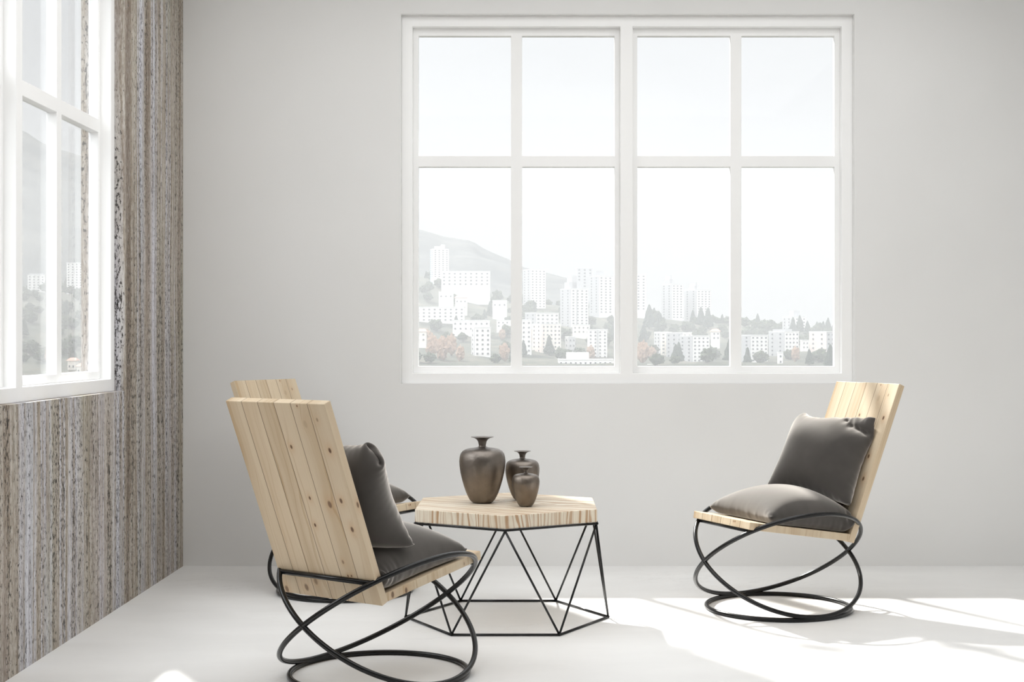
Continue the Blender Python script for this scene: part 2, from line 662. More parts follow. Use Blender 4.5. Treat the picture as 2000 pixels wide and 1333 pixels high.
wall_with_hole('wall_back', 'x', D_WALL, 1, X_LEFT - TH, X_RIGHT + TH, -.1, CEIL + .1, (WX0, WX1, WZ0, WZ1), M_PLASTER)
wall_with_hole('wall_left', 'y', X_LEFT, -1, Y_REAR, D_WALL, -.1, CEIL + .1, (LY0, LY1, WZ0, WZ1), M_STONE)
tag(box_obj('wall_right', (X_RIGHT, X_RIGHT + TH, Y_REAR, D_WALL, -.1, CEIL + .1), M_PLASTER), kind='structure')
tag(box_obj('wall_rear', (X_LEFT - TH, X_RIGHT + TH, Y_REAR - TH, Y_REAR, -.1, CEIL + .1), mat_plain('dark_unseen_wall', (0.10, 0.085, 0.07), .6)), kind='structure')  # unseen wall, made dark to cut the fill from behind the camera
tag(box_obj('floor', (X_LEFT, X_RIGHT, Y_REAR, D_WALL, -.1, 0), M_FLOOR), kind='structure')
tag(box_obj('ceiling', (X_LEFT, X_RIGHT, Y_REAR, D_WALL, CEIL, CEIL + .1), M_PLASTER), kind='structure')


def frame_bars(bm, rect, holes_x, holes_z, d0, d1):
    """flat lattice between depths d0 and d1: rect minus the grid of openings"""
    xs = [rect[0]] + [v for h in holes_x for v in h] + [rect[1]]
    zs = [rect[2]] + [v for h in holes_z for v in h] + [rect[3]]
    g = {}
    for s, d in enumerate((d0, d1)):
        for i, x in enumerate(xs):
            for j, z in enumerate(zs):
                g[s, i, j] = bm.verts.new((x, d, z))
    hole = lambda i, j: i % 2 == 1 and j % 2 == 1
    ni, nj = len(xs) - 1, len(zs) - 1
    for i in range(ni):
        for j in range(nj):
            if hole(i, j):
                for (a, b) in (((i, j), (i + 1, j)), ((i + 1, j), (i + 1, j + 1)), ((i + 1, j + 1), (i, j + 1)), ((i, j + 1), (i, j))):
                    bm.faces.new([g[0, a[0], a[1]], g[0, b[0], b[1]], g[1, b[0], b[1]], g[1, a[0], a[1]]])
            else:
                for s in (0, 1):
                    bm.faces.new([g[s, i, j], g[s, i + 1, j], g[s, i + 1, j + 1], g[s, i, j + 1]])
    per = [(i, 0) for i in range(ni)] + [(ni, j) for j in range(nj)] + [(i, nj) for i in range(ni, 0, -1)] + [(0, j) for j in range(nj, 0, -1)]
    for k in range(len(per)):
        a, b = per[k], per[(k + 1) % len(per)]
        bm.faces.new([g[0, a[0], a[1]], g[0, b[0], b[1]], g[1, b[0], b[1]], g[1, a[0], a[1]]])


def make_window(name, label):
    """window in its own frame: x to the right, y outwards, z up, origin at the lower left inner corner of the opening"""
    w, h = WX1 - WX0, WZ1 - WZ0
    root = empty(name)
    tag(root, label, 'window', kind='structure')
    S1, S2 = .047, .095                              # setbacks of frame and sash from the wall face
    b = .0575                                        # face width of the frame
    mull = .066
    cx_ = w / 2 - .003
    openings = [(b, cx_ - mull / 2), (cx_ + mull / 2, w - b)]
    bm = bmesh.new()
    frame_bars(bm, (0, w, 0, h), openings, [(b - .002, h - b)], S1, S1 + .10)
    bevel(bm_obj('window_frame', bm, M_FRAME, root), .0022, 2)
    r = .0285                                        # sash rail
    mt = .060                                        # glazing bar
    zb = h * .607
    for (a0, a1) in openings:
        c = (a0 + a1) / 2
        hx = [(a0 + r, c - mt / 2), (c + mt / 2, a1 - r)]
        hz = [(b + .034, zb - mt / 2), (zb + mt / 2, h - b - r - .012)]
        bm = bmesh.new()
        frame_bars(bm, (a0, a1, b - .002, h - b), hx, hz, S2, S2 + .045)
        s = bevel(bm_obj('sash', bm, M_FRAME, root), .0022, 2)
        for (p0, p1) in hx:
            for (q0, q1) in hz:
                bm = bmesh.new()
                bm_box(bm, p0 - .006, p1 + .006, S2 + .030, S2 + .034, q0 - .006, q1 + .006)
                bm_obj('pane', bm, M_GLASS, s)
    return root


def copy_tree(o, parent=None):
    c = o.copy()
    C.objects.link(c)
    if parent:
        c.parent = parent
    for ch in list(o.children):
        copy_tree(ch, c)
    return c


win = make_window('window_1', 'white two-sash window in the pale wall, city view behind it')
win2 = copy_tree(win)
win.location = (WX0, D_WALL, WZ0)
win2.name = 'window_2'
win2['label'] = 'white two-sash window set in the streaked stone wall, mountain behind it'
win2.location = (X_LEFT, LY0, WZ0)
win2.rotation_euler = (0, 0, PI / 2)

# ================================================================== coffee table
TX, TY = -0.0975, 6.1629
TS, TT = 0.4386, 0.4396                           # radii of the foot and of the top
ZT, TK = 0.4974, 0.0541                           # top height and slab thickness


def make_table():
    root = empty('coffee_table', (TX, TY, 0))
    tag(root, 'hexagonal coffee table of striped spruce on a black wire base', 'table')
    # slab with face UVs
    bm = bmesh.new()
    uv = bm.loops.layers.uv.new('UVMap')
    top = [bm.verts.new((TT * math.cos(rad(a)), TT * math.sin(rad(a)), ZT)) for a in range(30, 390, 60)]
    bot = [bm.verts.new((TT * math.cos(rad(a)), TT * math.sin(rad(a)), ZT - TK)) for a in range(30, 390, 60)]
    ga = rad(-27)                                 # direction of the grain on the top
    cg, sg = math.cos(ga), math.sin(ga)
    for loop_v in (top, list(reversed(bot))):
        f = bm.faces.new(loop_v)
        for l in f.loops:
            x, y = l.vert.co.x, l.vert.co.y
            l[uv].uv = (-x * sg + y * cg, x * cg + y * sg)
    for i in range(6):
        j = (i + 1) % 6
        f = bm.faces.new([top[i], bot[i], bot[j], top[j]])
        for l in f.loops:
            k = 0 if l.vert in (top[i], bot[i]) else 1
            l[uv].uv = (2 + i * .4396 + k * .4396, (l.vert.co.z - ZT))
    me = bpy.data.meshes.new('tabletop')
    bm.normal_update()
    bm.to_mesh(me)
    bm.free()
    o = link_mesh('tabletop', me, M_SLAB, root)
    bevel(o, .0025, 2)
    rr = .0052
    zf = ZT - TK - .009                           # the upper hoop carries the slab
    hx = lambda R, a, z: Vector((R * math.cos(rad(a)), R * math.sin(rad(a)), z))

    def hoop(name, R, a0, z):
        V, F = [], []
        for i in range(6):
            a, b = hx(R, a0 + 60 * i, z), hx(R, a0 + 60 * i + 60, z)
            t = (b - a).normalized() * rr * .8
            v, f = tube_verts([a - t, b + t], rr, 10)
            F += [tuple(k + len(V) for k in q) for q in f]
            V += v
        return mesh_obj(name, V, F, M_RODS, root, True)
    hoop('top_frame', TT * .998, 30, zf + .0035)
    hoop('foot_frame', TS, 0, rr + .0005)
    for i in range(6):
        a = hx(TS, 60 * i, rr + .001)
        for s in (-30, 30):
            b = hx(TT * .99, 60 * i + s, zf)
            tube('leg', [a, b], .0047, M_RODS, root, 10)
    return root


make_table()


# ================================================================== vases
def make_vase(label, loc, k, rot):
    """k scales the profile, measured on the largest vase in metres"""
    prof = [(0, .0), (.034, .0), (.0395, .0012), (.0465, .0055), (.0545, .014), (.0635, .030), (.0722, .050), (.0805, .075),
            (.0885, .103), (.0955, .133), (.0995, .162), (.1008, .182), (.0985, .201), (.0945, .214), (.087, .2245),
            (.076, .2315), (.061, .2362), (.045, .2390), (.031, .2408), (.0215, .2424), (.0165, .2448), (.0152, .2485),
            (.0160, .2530), (.0172, .2590), (.0184, .2650), (.0210, .2710), (.0262, .2768), (.0335, .2812), (.0425, .2842),
            (.0490, .2856), (.0497, .2866), (.0490, .2873), (.0400, .2868), (.0290, .2840), (.0200, .2790), (.0140, .2710),
            (.0120, .2600), (.0120, .2450)]
    n = 64
    V, F = [], []
    V.append((0, 0, 0))
    for (r, z) in prof[1:]:
        for i in range(n):
            a = 2 * PI * i / n
            V.append((r * k * math.cos(a), r * k * math.sin(a), z * k))
    m = len(prof) - 1
    for i in range(n):
        F.append((0, 1 + (i + 1) % n, 1 + i))
    for j in range(m - 1):
        for i in range(n):
            l = (i + 1) % n
            F.append((1 + j * n + i, 1 + j * n + l, 1 + (j + 1) * n + l, 1 + (j + 1) * n + i))
    F.append(tuple(1 + (m - 1) * n + i for i in range(n)))          # dark bottom of the neck
    o = mesh_obj('vase', V, F, M_BRONZE, None, True)
    o.location = loc
    o.rotation_euler = (0, 0, rot)
    return tag(o, label, 'vase', 'bronze vases on the coffee table')


make_vase('largest bronze bottle-shaped vase, standing on the left of the hexagonal table', (-.2045, 6.177, ZT + .0003), 1.0, .4)
make_vase('middle-sized bronze vase standing half hidden behind the smallest one', (-.031, 6.290, ZT + .0003), .755, 2.3)
make_vase('smallest bronze vase, standing in front of the middle-sized one', (-.0155, 6.043, ZT + .0003), .585, 4.1)

# ================================================================== chairs
R0, RR, TILT, ZC, TUBE = 0.3200, 0.3860, 0.6055, 0.2375, 0.0098
XR, ZR, LEAN, TB = -0.2424, 0.3075, 0.3855, 0.0314
WB = 0.2302
XF, ZF, TSEAT = 0.2991, 0.4287, 0.0320


def slab_yz(name, pts, w, mat, parent, uvf):
    """prism: profile pts (x, z) extruded to y = -w .. w; uvf(face, x, y, z) gives the UV, face in rear/end/front/other"""
    bm = bmesh.new()
    uv = bm.loops.layers.uv.new('UVMap')
    A = [bm.verts.new((x, -w, z)) for x, z in pts]
    B = [bm.verts.new((x, w, z)) for x, z in pts]
    n = len(pts)

    def face(vs, key):
        f = bm.faces.new(vs)
        for l in f.loops:
            l[uv].uv = uvf(key, *l.vert.co)
    face(A, 'side')
    face(list(reversed(B)), 'side')
    for i in range(n):
        j = (i + 1) % n
        face([A[j], A[i], B[i], B[j]], i)
    me = bpy.data.meshes.new(name)
    bmesh.ops.recalc_face_normals(bm, faces=bm.faces)
    bm.to_mesh(me)
    bm.free()
    return bevel(link_mesh(name, me, mat, parent), .0022, 2)


def make_chair(label):
    root = empty('lounge_chair')
    tag(root, label, 'chair', 'wooden lounge chairs around the table')
    u = Vector((-math.sin(LEAN), math.cos(LEAN)))          # up along the back, in (x, z)
    n = Vector((math.cos(LEAN), math.sin(LEAN)))           # towards the sitter
    P0 = Vector((XR, ZR))
    pts = [P0, P0 + u * LB, P0 + u * LB + n * TB, P0 + n * TB]

    def uv_back(key, x, y, z):
        q = Vector((x, z)) - P0
        a, b = q.dot(u), q.dot(n)
        if key == 'side':
            return (2.0 + b * 1.4 + (.3 if y > 0 else 0), a)
        if key == 0:                                        # rear face
            return (WB - y, a)
        if key == 2:                                        # front face
            return (WB + y, a)
        return (WB - y, a + b)
    slab_yz('backrest', pts, WB, M_BACK, root, uv_back)
    inner = P0 + n * TB + u * TSEAT
    d = (Vector((XF, ZF)) - inner).normalized()
    m = Vector((d.y, -d.x))
    front = Vector((XF, ZF))
    spts = [inner + d * .0004, front, front + m * TSEAT, inner + m * TSEAT + d * .006]

    def uv_seat(key, x, y, z):
        q = Vector((x, z)) - inner
        a, b = q.dot(d), q.dot(m)
        if key == 'side':
            return (1.0 + a + (.6 if y > 0 else 0), TSEAT - b)
        if key == 1:
            return (WB + y, SEAT_L + TSEAT - b)
        return (WB + y, a)
    slab_yz('seat', spts, WB - .0015, M_SEAT, root, uv_seat)
    N = 96
    ring0 = [(R0 * math.cos(2 * PI * i / N), R0 * math.sin(2 * PI * i / N), TUBE) for i in range(N)]
    tube('floor_ring', ring0, TUBE, M_STEEL, root, 14, True)

    def ring_pt(sg, t):
        return Vector((RR * math.cos(t), sg * RR * math.sin(t) * math.cos(TILT), ZC + RR * math.sin(t) * math.sin(TILT)))
    for sg in (1, -1):
        nrm = Vector((0, -sg * math.sin(TILT), math.cos(TILT)))
        tube('side_ring', [ring_pt(sg, 2 * PI * i / N) for i in range(N)], TUBE, M_STEEL, root, 14, True, nrm)
    for t in (rad(43.0), rad(180 - 43.2)):
        a, b = ring_pt(1, t), ring_pt(-1, t)
        tube('crossbar', [a, b], TUBE * .93, M_STEEL, root, 14)
    return root


chair_right = make_chair('pine plank lounge chair on the right, facing the table, sunlit, on black steel rings')
chair_front = copy_tree(chair_right)
chair_back = copy_tree(chair_right)
chair_front['label'] = 'pine plank lounge chair seen from behind, nearest to the viewer, back board towards us'
chair_back['label'] = 'pine plank lounge chair mostly hidden behind the nearest chair, by the stone wall'
POSES = [(chair_right, 1.1162, 6.3848, 3.5728), (chair_front, -0.5401, 5.1184, 0.9469), (chair_back, -0.8841, 6.8339, -0.5184)]
for o, x, y, a in POSES:
    o.location = (x, y, 0)
    o.rotation_euler = (0, 0, a)


# ================================================================== cushions: inflated cloth, settled against seat and back
def inflate(N, size, place, collide, steps, thick, grav, seed, pins=None, iters=30, seam=.86, aspect=1.0):
    """two square sheets sewn round the edge, blown up and pressed against what they lie on (position based cloth)"""
    rng = np.random.default_rng(seed)
    idx_t = np.arange(N * N).reshape(N, N)
    idx_b = idx_t.copy()
    k = N * N
    for i in range(1, N - 1):
        for j in range(1, N - 1):
            idx_b[i, j] = k
            k += 1
    g = np.linspace(-.5, .5, N) * size
    X, Y = np.meshgrid(g, g, indexing='ij')
    P = np.zeros((k, 3))
    P[idx_t.ravel()] = np.stack([X.ravel(), Y.ravel(), np.full(N * N, .004)], 1)
    inn = idx_b[1:-1, 1:-1].ravel()
    P[inn] = np.stack([X[1:-1, 1:-1].ravel(), Y[1:-1, 1:-1].ravel(), np.full(len(inn), -.004)], 1)
    P[:, 0] *= aspect
    P[:, 2] += rng.normal(0, .0012, k)
    edges, stiff = [], []
    for I in (idx_t, idx_b):
        for (a, b, s) in ((I[:-1], I[1:], 1.0), (I[:, :-1], I[:, 1:], 1.0), (I[:-1, :-1], I[1:, 1:], .35), (I[1:, :-1], I[:-1, 1:], .35),
                          (I[:-2], I[2:], .025), (I[:, :-2], I[:, 2:], .025)):
            edges.append(np.stack([a.ravel(), b.ravel()], 1))
            stiff.append(np.full(a.size, s))
    E = np.concatenate(edges)
    K_ = np.concatenate(stiff)
    L0 = np.linalg.norm(P[E[:, 0]] - P[E[:, 1]], axis=1)
    h = size / (N - 1)
    del h
    bd = np.zeros(k, bool)
    bd[np.concatenate([idx_t[0], idx_t[-1], idx_t[:, 0], idx_t[:, -1]])] = True
    L0 = np.where(bd[E[:, 0]] & bd[E[:, 1]], L0 * seam, L0)       # the seam gathers the cloth
    cnt = np.bincount(E.ravel(), weights=np.repeat(K_, 2), minlength=k)
    quads = []
    for I, fl in ((idx_t, False), (idx_b, True)):
        q = np.stack([I[:-1, :-1].ravel(), I[1:, :-1].ravel(), I[1:, 1:].ravel(), I[:-1, 1:].ravel()], 1)
        quads.append(q[:, ::-1] if fl else q)
    Q = np.concatenate(quads)
    P = place(P)
    V = np.zeros_like(P)
    dt = 1.0
    for it in range(steps):
        d1 = P[Q[:, 2]] - P[Q[:, 0]]
        d2 = P[Q[:, 3]] - P[Q[:, 1]]
        fn = np.cross(d1, d2) * .5
        nrm = np.zeros_like(P)
        for c in range(3):
            nrm[:, c] = np.bincount(Q.ravel(), weights=np.repeat(fn[:, c], 4), minlength=k)
        nrm /= (np.linalg.norm(nrm, axis=1, keepdims=True) + 1e-12)
        cen = P.mean(0)
        vol = np.einsum('ij,ij->i', P[Q].mean(1) - cen, fn).sum() / 3
        pressure = min(.0016, max(0.0, .0030 * (1 - vol / (size * size * thick))))
        ramp_ = min(1.0, (it + 4) / (steps * .25))
        old = P.copy()
        P = P + V * .93 + nrm * (pressure * ramp_) + grav
        for q in range(iters):
            D = P[E[:, 1]] - P[E[:, 0]]
            L = np.linalg.norm(D, axis=1)
            corr = ((L - L0) / (L + 1e-9) * .5 * K_)[:, None] * D
            acc = np.zeros_like(P)
            for c in range(3):
                acc[:, c] = np.bincount(E[:, 0], weights=corr[:, c], minlength=k) - np.bincount(E[:, 1], weights=corr[:, c], minlength=k)
            P = P + acc / cnt[:, None] * 1.35
        if pins:
            for (i, j, tgt) in pins:
                for a in {idx_t[i, j], idx_b[i, j]}:
                    P[a] += (np.array(tgt) - P[a]) * .4 * min(1.0, it / 40)
        P = collide(P)
        V = P - old
        if it > steps * .8:
            V *= .6
    return P, Q


_u = np.array([-math.sin(LEAN), 0, math.cos(LEAN)])
_n = np.array([math.cos(LEAN), 0, math.sin(LEAN)])
_P0 = np.array([XR, 0, ZR])
_inner = _P0 + _n * TB + _u * TSEAT
_d = np.array([XF, 0, ZF]) - _inner
_d /= np.linalg.norm(_d)
_m = np.array([-_d[2], 0, _d[0]])                       # seat normal, upwards
_Y = np.array([0, 1.0, 0])


def push(P, p0, nrm, gap):
    h = (P - p0) @ nrm - gap
    hit = h < 0
    P = P.copy()
    P[hit] -= nrm * h[hit][:, None]
    return P


def col_base(P):
    P = push(P, _inner, _m, .0035)
    return push(P, _P0 + _n * TB, _n, .0035)


NS = 41
SEAT_C = _inner + _d * .262 + _m * .05


def place_seat(P):
    a = rad(4)
    x = P[:, 0] * math.cos(a) - P[:, 1] * math.sin(a)
    y = P[:, 0] * math.sin(a) + P[:, 1] * math.cos(a)
    return SEAT_C + x[:, None] * _d + y[:, None] * _Y + P[:, 2:3] * _m


seat_P, seat_Q = inflate(NS, .505, place_seat, col_base, 240, .135, np.array([0, 0, -.00030]), 3)

tw = rad(22)                                            # the back cushion is turned a little on the seat
bk_u = _u * math.cos(rad(3)) - _n * math.sin(rad(3))
BACK_C = _inner + _u * .332 + _n * .108 + _Y * (-.015)
bk_w = _Y * math.cos(tw) - _n * math.sin(tw)
bk_n = np.cross(bk_w, bk_u)
top_z = seat_P[:, 2].max()


def place_back(P):
    a = rad(-4)
    x = P[:, 0] * math.cos(a) - P[:, 1] * math.sin(a)
    y = P[:, 0] * math.sin(a) + P[:, 1] * math.cos(a)
    return BACK_C + x[:, None] * bk_u + y[:, None] * bk_w + P[:, 2:3] * bk_n


_sc = seat_P.mean(0)
_sr = np.array([.235, .235, .0])
_hs = ((seat_P - _inner) @ _m)
_sd = ((seat_P - _inner) @ _d)


def col_back(P):
    P = col_base(P)
    # dome of the seat cushion below
    a = (P - _sc) @ _d / .235
    b = P[:, 1] / .235
    q = np.clip(1 - a * a, 0, 1) * np.clip(1 - b * b, 0, 1)
    hh = _hs.max() * np.sqrt(q) * 1.0 + .006
    h = (P - _inner) @ _m
    hit = h < hh
    P[hit] += _m * (hh - h)[hit][:, None]
    return P


NBK = 41


def flat(i, j, up=0.0, side=0.0, out=0.0):
    """where a grid point of the back cushion lies before filling, moved up, sideways and outwards"""
    p = np.array([[(i / (NBK - 1) - .5) * BSIZE * ASP, (j / (NBK - 1) - .5) * BSIZE, 0.0]])
    return place_back(p)[0] + bk_u * up + bk_w * side + bk_n * out


BSIZE, ASP = .515, .89
n1_ = NBK - 1
pins = [(n1_, 0, flat(n1_, 0, -.085, .075, -.050)), (n1_, 3, flat(n1_, 3, -.060, .05, -.040)), (n1_ - 3, 0, flat(n1_ - 3, 0, -.05, .06, -.04))]
for f_ in np.linspace(0, 1, 7):                         # a deep crease cuts off the other top corner
    i_, j_ = int(round(n1_ - 1 - 9 * f_)), int(round(22 + (n1_ - 22) * f_))
    pins.append((i_, j_, flat(i_, j_, -.030 + .012 * f_, -.035 * f_, -.030)))
pins.append((n1_, n1_, flat(n1_, n1_, -.035, -.045, .0)))
pins.append((n1_ - 3, n1_ - 3, flat(n1_ - 3, n1_ - 3, -.035, -.045, .025)))
pins.append((0, 0, flat(0, 0, -.025, -.010, .034)))             # the lower corner pokes out
back_P, back_Q = inflate(NBK, BSIZE, place_back, col_back, 240, .115, -_n * .00008 - _u * .00002, 11, pins=pins, aspect=ASP)


def cushion_mesh(P, Q):
    me = bpy.data.meshes.new('cushion')
    me.from_pydata([tuple(p) for p in P], [], [tuple(int(i) for i in q) for q in Q])
    me.update()
    bm = bmesh.new()
    bm.from_mesh(me)
    bmesh.ops.recalc_face_normals(bm, faces=bm.faces)
    bm.to_mesh(me)
    bm.free()
    for p in me.polygons:
        p.use_smooth = True
    me.materials.append(M_VELVET)
    return me


me_seat, me_back = cushion_mesh(seat_P, seat_Q), cushion_mesh(back_P, back_Q)


def put_cushion(me, pose, label):
    o = bpy.data.objects.new('cushion', me)
    C.objects.link(o)
    o.location = (pose[1], pose[2], 0)
    o.rotation_euler = (0, 0, pose[3])
    m = o.modifiers.new('soft', 'SUBSURF')
    m.levels = m.render_levels = 1
    return tag(o, label, 'cushion', 'grey velvet cushions on the chairs')


put_cushion(me_seat, POSES[0], 'grey velvet cushion lying flat on the seat of the right chair')
put_cushion(me_back, POSES[0], 'grey velvet cushion leaning upright on the back of the right chair, creased top corner')
put_cushion(me_seat, POSES[1], 'dark grey cushion lying on the seat of the nearest chair')
put_cushion(me_back, POSES[1], 'dark grey cushion upright behind the back board of the nearest chair')
put_cushion(me_seat, POSES[2], 'grey cushion on the seat of the hidden chair, seen left of the table')

# ================================================================== the town on the hillside, seen through the panes
def interp(x, xs, ys):
    return float(np.interp(x, xs, ys))


T_D = [60, 300, 700, 900, 1050, 1200, 1400, 1550, 1750, 2000, 2300]
T_S = [-.45, -.28, -.08, -.01, .09, .22, .34]
T_Z = np.array([
    [-40, -34, -26, -17, -2, 24, 48, 52, 56, 60, 60],
    [-40, -34, -26, -17, -2, 24, 50, 54, 58, 62, 62],
    [-40, -34, -26, -17, -9, 14, 49, 69, 84, 92, 98],
    [-40, -34, -26, -17, -9, 10, 27, 42, 50, 58, 62],
    [-40, -34, -26, -18, -12, -2, 17, 29, 24, 10, 0],
    [-40, -34, -26, -18, -12, -3, 10, 12, 4, -10, -20],
    [-40, -34, -26, -18, -12, -5, 6, 6, 0, -10, -20]], float)


def ground_z(x, y):
    s = x / max(y, 1.0)
    col = [interp(y, T_D, T_Z[k]) for k in range(len(T_S))]
    z = interp(s, T_S, col)
    return z + 5.0 * noise.noise(Vector((x * .008, y * .008, 0))) + 1.6 * noise.noise(Vector((x * .03, y * .03, 4)))


def mat_scrub(name, c1, c2, c3, scale):
    t = NT(name)
    co = t.coord()
    n1 = t.noise(co, scale, 5, .65)
    n2 = t.noise(co, scale * 6, 4, .7)
    f = t.math('ADD', t.math('MULTIPLY', n1, .6), t.math('MULTIPLY', n2, .4))
    col = t.ramp(t.map(f, .32, .68), [(0, c1), (.5, c2), (1, c3)])
    t.principled(col, .95, 0, Specular_IOR_Level=.1)
    return t.m


M_SCRUB = mat_scrub('scrub_slope', (0.022, 0.032, 0.022), (0.05, 0.055, 0.04), (0.15, 0.125, 0.10), .045)
M_RIDGE = mat_scrub('wooded_mountain', (0.035, 0.04, 0.045), (0.065, 0.07, 0.07), (0.12, 0.115, 0.11), .008)


def grid_mesh(name, xs_of, rows, mat):
    V, F = [], []
    n = None
    for r in rows:
        pts = xs_of(r)
        n = len(pts)
        V += pts
    for i in range(len(rows) - 1):
        for j in range(n - 1):
            F.append((i * n + j, i * n + j + 1, (i + 1) * n + j + 1, (i + 1) * n + j))
    return tag(mesh_obj(name, V, F, mat, None, True), kind='structure')


s_cols = np.linspace(-.75, .60, 150)
grid_mesh('hillside', lambda y: [(s * y, y, ground_z(s * y, y)) for s in s_cols],
          list(np.concatenate([np.linspace(60, 800, 16), np.linspace(830, 2300, 80)])), M_SCRUB)

RIDGE = [(-900, 110), (-400, 150), (-100, 205), (48, 257), (75, 274), (105, 289), (130, 298), (165, 306), (300, 345), (450, 385),
         (620, 420), (760, 440), (819, 450), (845, 457), (870, 465), (905, 469), (922, 471), (938, 483), (960, 493), (997, 508),
         (1020, 523), (1066, 533), (1100, 542), (1200, 560), (1240, 596), (1300, 640), (1500, 668), (2400, 690)]
MD = 4200.0


def ridge_row(y):
    k = (y - 2100.0) / (MD - 2100.0)
    pts = []
    for px in np.linspace(-900, 2300, 260):
        top = EYE + (CY - interp(px, [p[0] for p in RIDGE], [p[1] for p in RIDGE])) / FOC * MD
        s = (px - CX) / FOC
        x = s * y
        if k <= 1:
            base = min(40.0, top - 70.0)
            z = base + (top - base) * (k ** 0.9)
            z += math.sin(k * PI) * (40 * noise.noise(Vector((x * .0022, y * .0022, 2))) + 16 * noise.noise(Vector((x * .007, y * .007, 5))))
            z += 5 * noise.noise(Vector((x * .015, y * .015, 7)))
        else:
            z = top - (y - MD) * .8
        pts.append((x, y, z))
    return pts


grid_mesh('mountain', ridge_row, list(np.linspace(2100, MD, 60)) + [MD + 300, MD + 900], M_RIDGE)

# ---- buildings
M_WIN = mat_plain('dark_window', (0.07, 0.075, 0.085), .25)
FACADE = {
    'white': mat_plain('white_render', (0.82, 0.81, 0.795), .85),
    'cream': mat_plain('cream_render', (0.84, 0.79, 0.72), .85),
    'grey': mat_plain('grey_wall_and_shade', (0.42, 0.42, 0.435), .85),  # own colour of grey blocks, and painted shade on flanks
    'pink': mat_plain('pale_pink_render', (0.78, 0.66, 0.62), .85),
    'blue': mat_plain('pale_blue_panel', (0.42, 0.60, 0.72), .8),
    'red': mat_plain('red_tile', (0.48, 0.24, 0.18), .85),
    'roof': mat_plain('flat_roof', (0.60, 0.60, 0.60), .9),
}
WIN_MESH = {}


def window_mesh(w, h, axis):
    k = (round(w, 2), round(h, 2), axis)
    if k not in WIN_MESH:
        bm = bmesh.new()
        if axis == 'y':
            bm_box(bm, -w / 2, w / 2, -.25, .25, 0, h)
        else:
            bm_box(bm, -.25, .25, -w / 2, w / 2, 0, h)
        me = bpy.data.meshes.new('window')
        bmesh.ops.recalc_face_normals(bm, faces=bm.faces)
        bm.to_mesh(me)
        bm.free()
        me.materials.append(M_WIN)
        WIN_MESH[k] = me
    return WIN_MESH[k]


FOOT = []


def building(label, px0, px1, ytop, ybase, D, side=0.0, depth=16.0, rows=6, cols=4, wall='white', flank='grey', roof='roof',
             crown=None, strip=None, win=True, turn=None, low=True):
    """apartment block whose facade spans px0..px1 at distance D; side: share of the width taken by the left flank wall"""
    a, b = at(px0, ybase, D), at(px1, ytop, D)
    wtot = b.x - a.x
    ang = math.atan2(side * wtot, depth) if turn is None else turn
    ang = min(ang, rad(50))
    w = wtot * (1 - side) / max(math.cos(ang), .4)
    dep = depth
    zt = b.z
    gx = (a.x + b.x) / 2
    zb = min(a.z, ground_z(gx, D + 5)) - 3.0
    root = empty('apartment_block', (a.x + wtot * side, D, zb), ang if side > 0 else (turn or 0.0))
    tag(root, label, 'building')
    h = zt - zb
    FOOT.append((gx, D + dep / 2, max(wtot, dep) * .62))
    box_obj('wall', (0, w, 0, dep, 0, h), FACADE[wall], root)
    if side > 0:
        box_obj('flank_wall', (-.35, 0, 0.05, dep - .05, 0, h - .1), FACADE[flank], root)  # grey ones paint the shaded side of the block into the colour
    if roof == 'red':
        V = [(-.8, -.8, h), (w + .8, -.8, h), (w + .8, dep + .8, h), (-.8, dep + .8, h),
             (w * .12, dep / 2, h + dep * .24), (w * .88, dep / 2, h + dep * .24)]
        mesh_obj('roof', V, [(0, 1, 5, 4), (1, 2, 5), (2, 3, 4, 5), (3, 0, 4), (3, 2, 1, 0)], FACADE['red'], root)
    else:
        bm = bmesh.new()
        bm_box(bm, -.3, w + .3, -.3, dep + .3, h, h + .7)
        bm_obj('roof', bm, FACADE[roof], root)
    if crown:
        for (f0, f1, hh) in crown:
            box_obj('roof_house', (w * f0, w * f1, dep * .25, dep * .75, h + .7, h + .7 + hh), FACADE['grey' if side > .1 else wall], root)  # grey on turned blocks: shade put into the colour
    if strip:
        for (f0, f1, cname) in strip:
            box_obj('facade_panel', (w * f0, w * f1, -.35, .05, h * .04, h * .985), FACADE[cname], root)
    if win:
        hv = (ybase - ytop) / FOC * D
        fl = hv / rows
        cw = w / cols
        me = window_mesh(min(cw * .34, 1.9), min(fl * .40, 1.35), 'y')
        for r in range(rows):
            for c in range(cols):
                o = bpy.data.objects.new('window', me)
                C.objects.link(o)
                o.parent = root
                o.location = (cw * (c + .5), -.2 if not strip else -.4, h - fl * (r + .78))
        if side > 0:
            nc = max(1, int(dep / 7))
            me2 = window_mesh(1.5, min(fl * .42, 1.5), 'x')
            for r in range(rows):
                for c in range(nc):
                    o = bpy.data.objects.new('window', me2)
                    C.objects.link(o)
                    o.parent = root
                    o.location = (-.4, dep * (c + .5) / nc, h - fl * (r + .76))
    return root


B = building
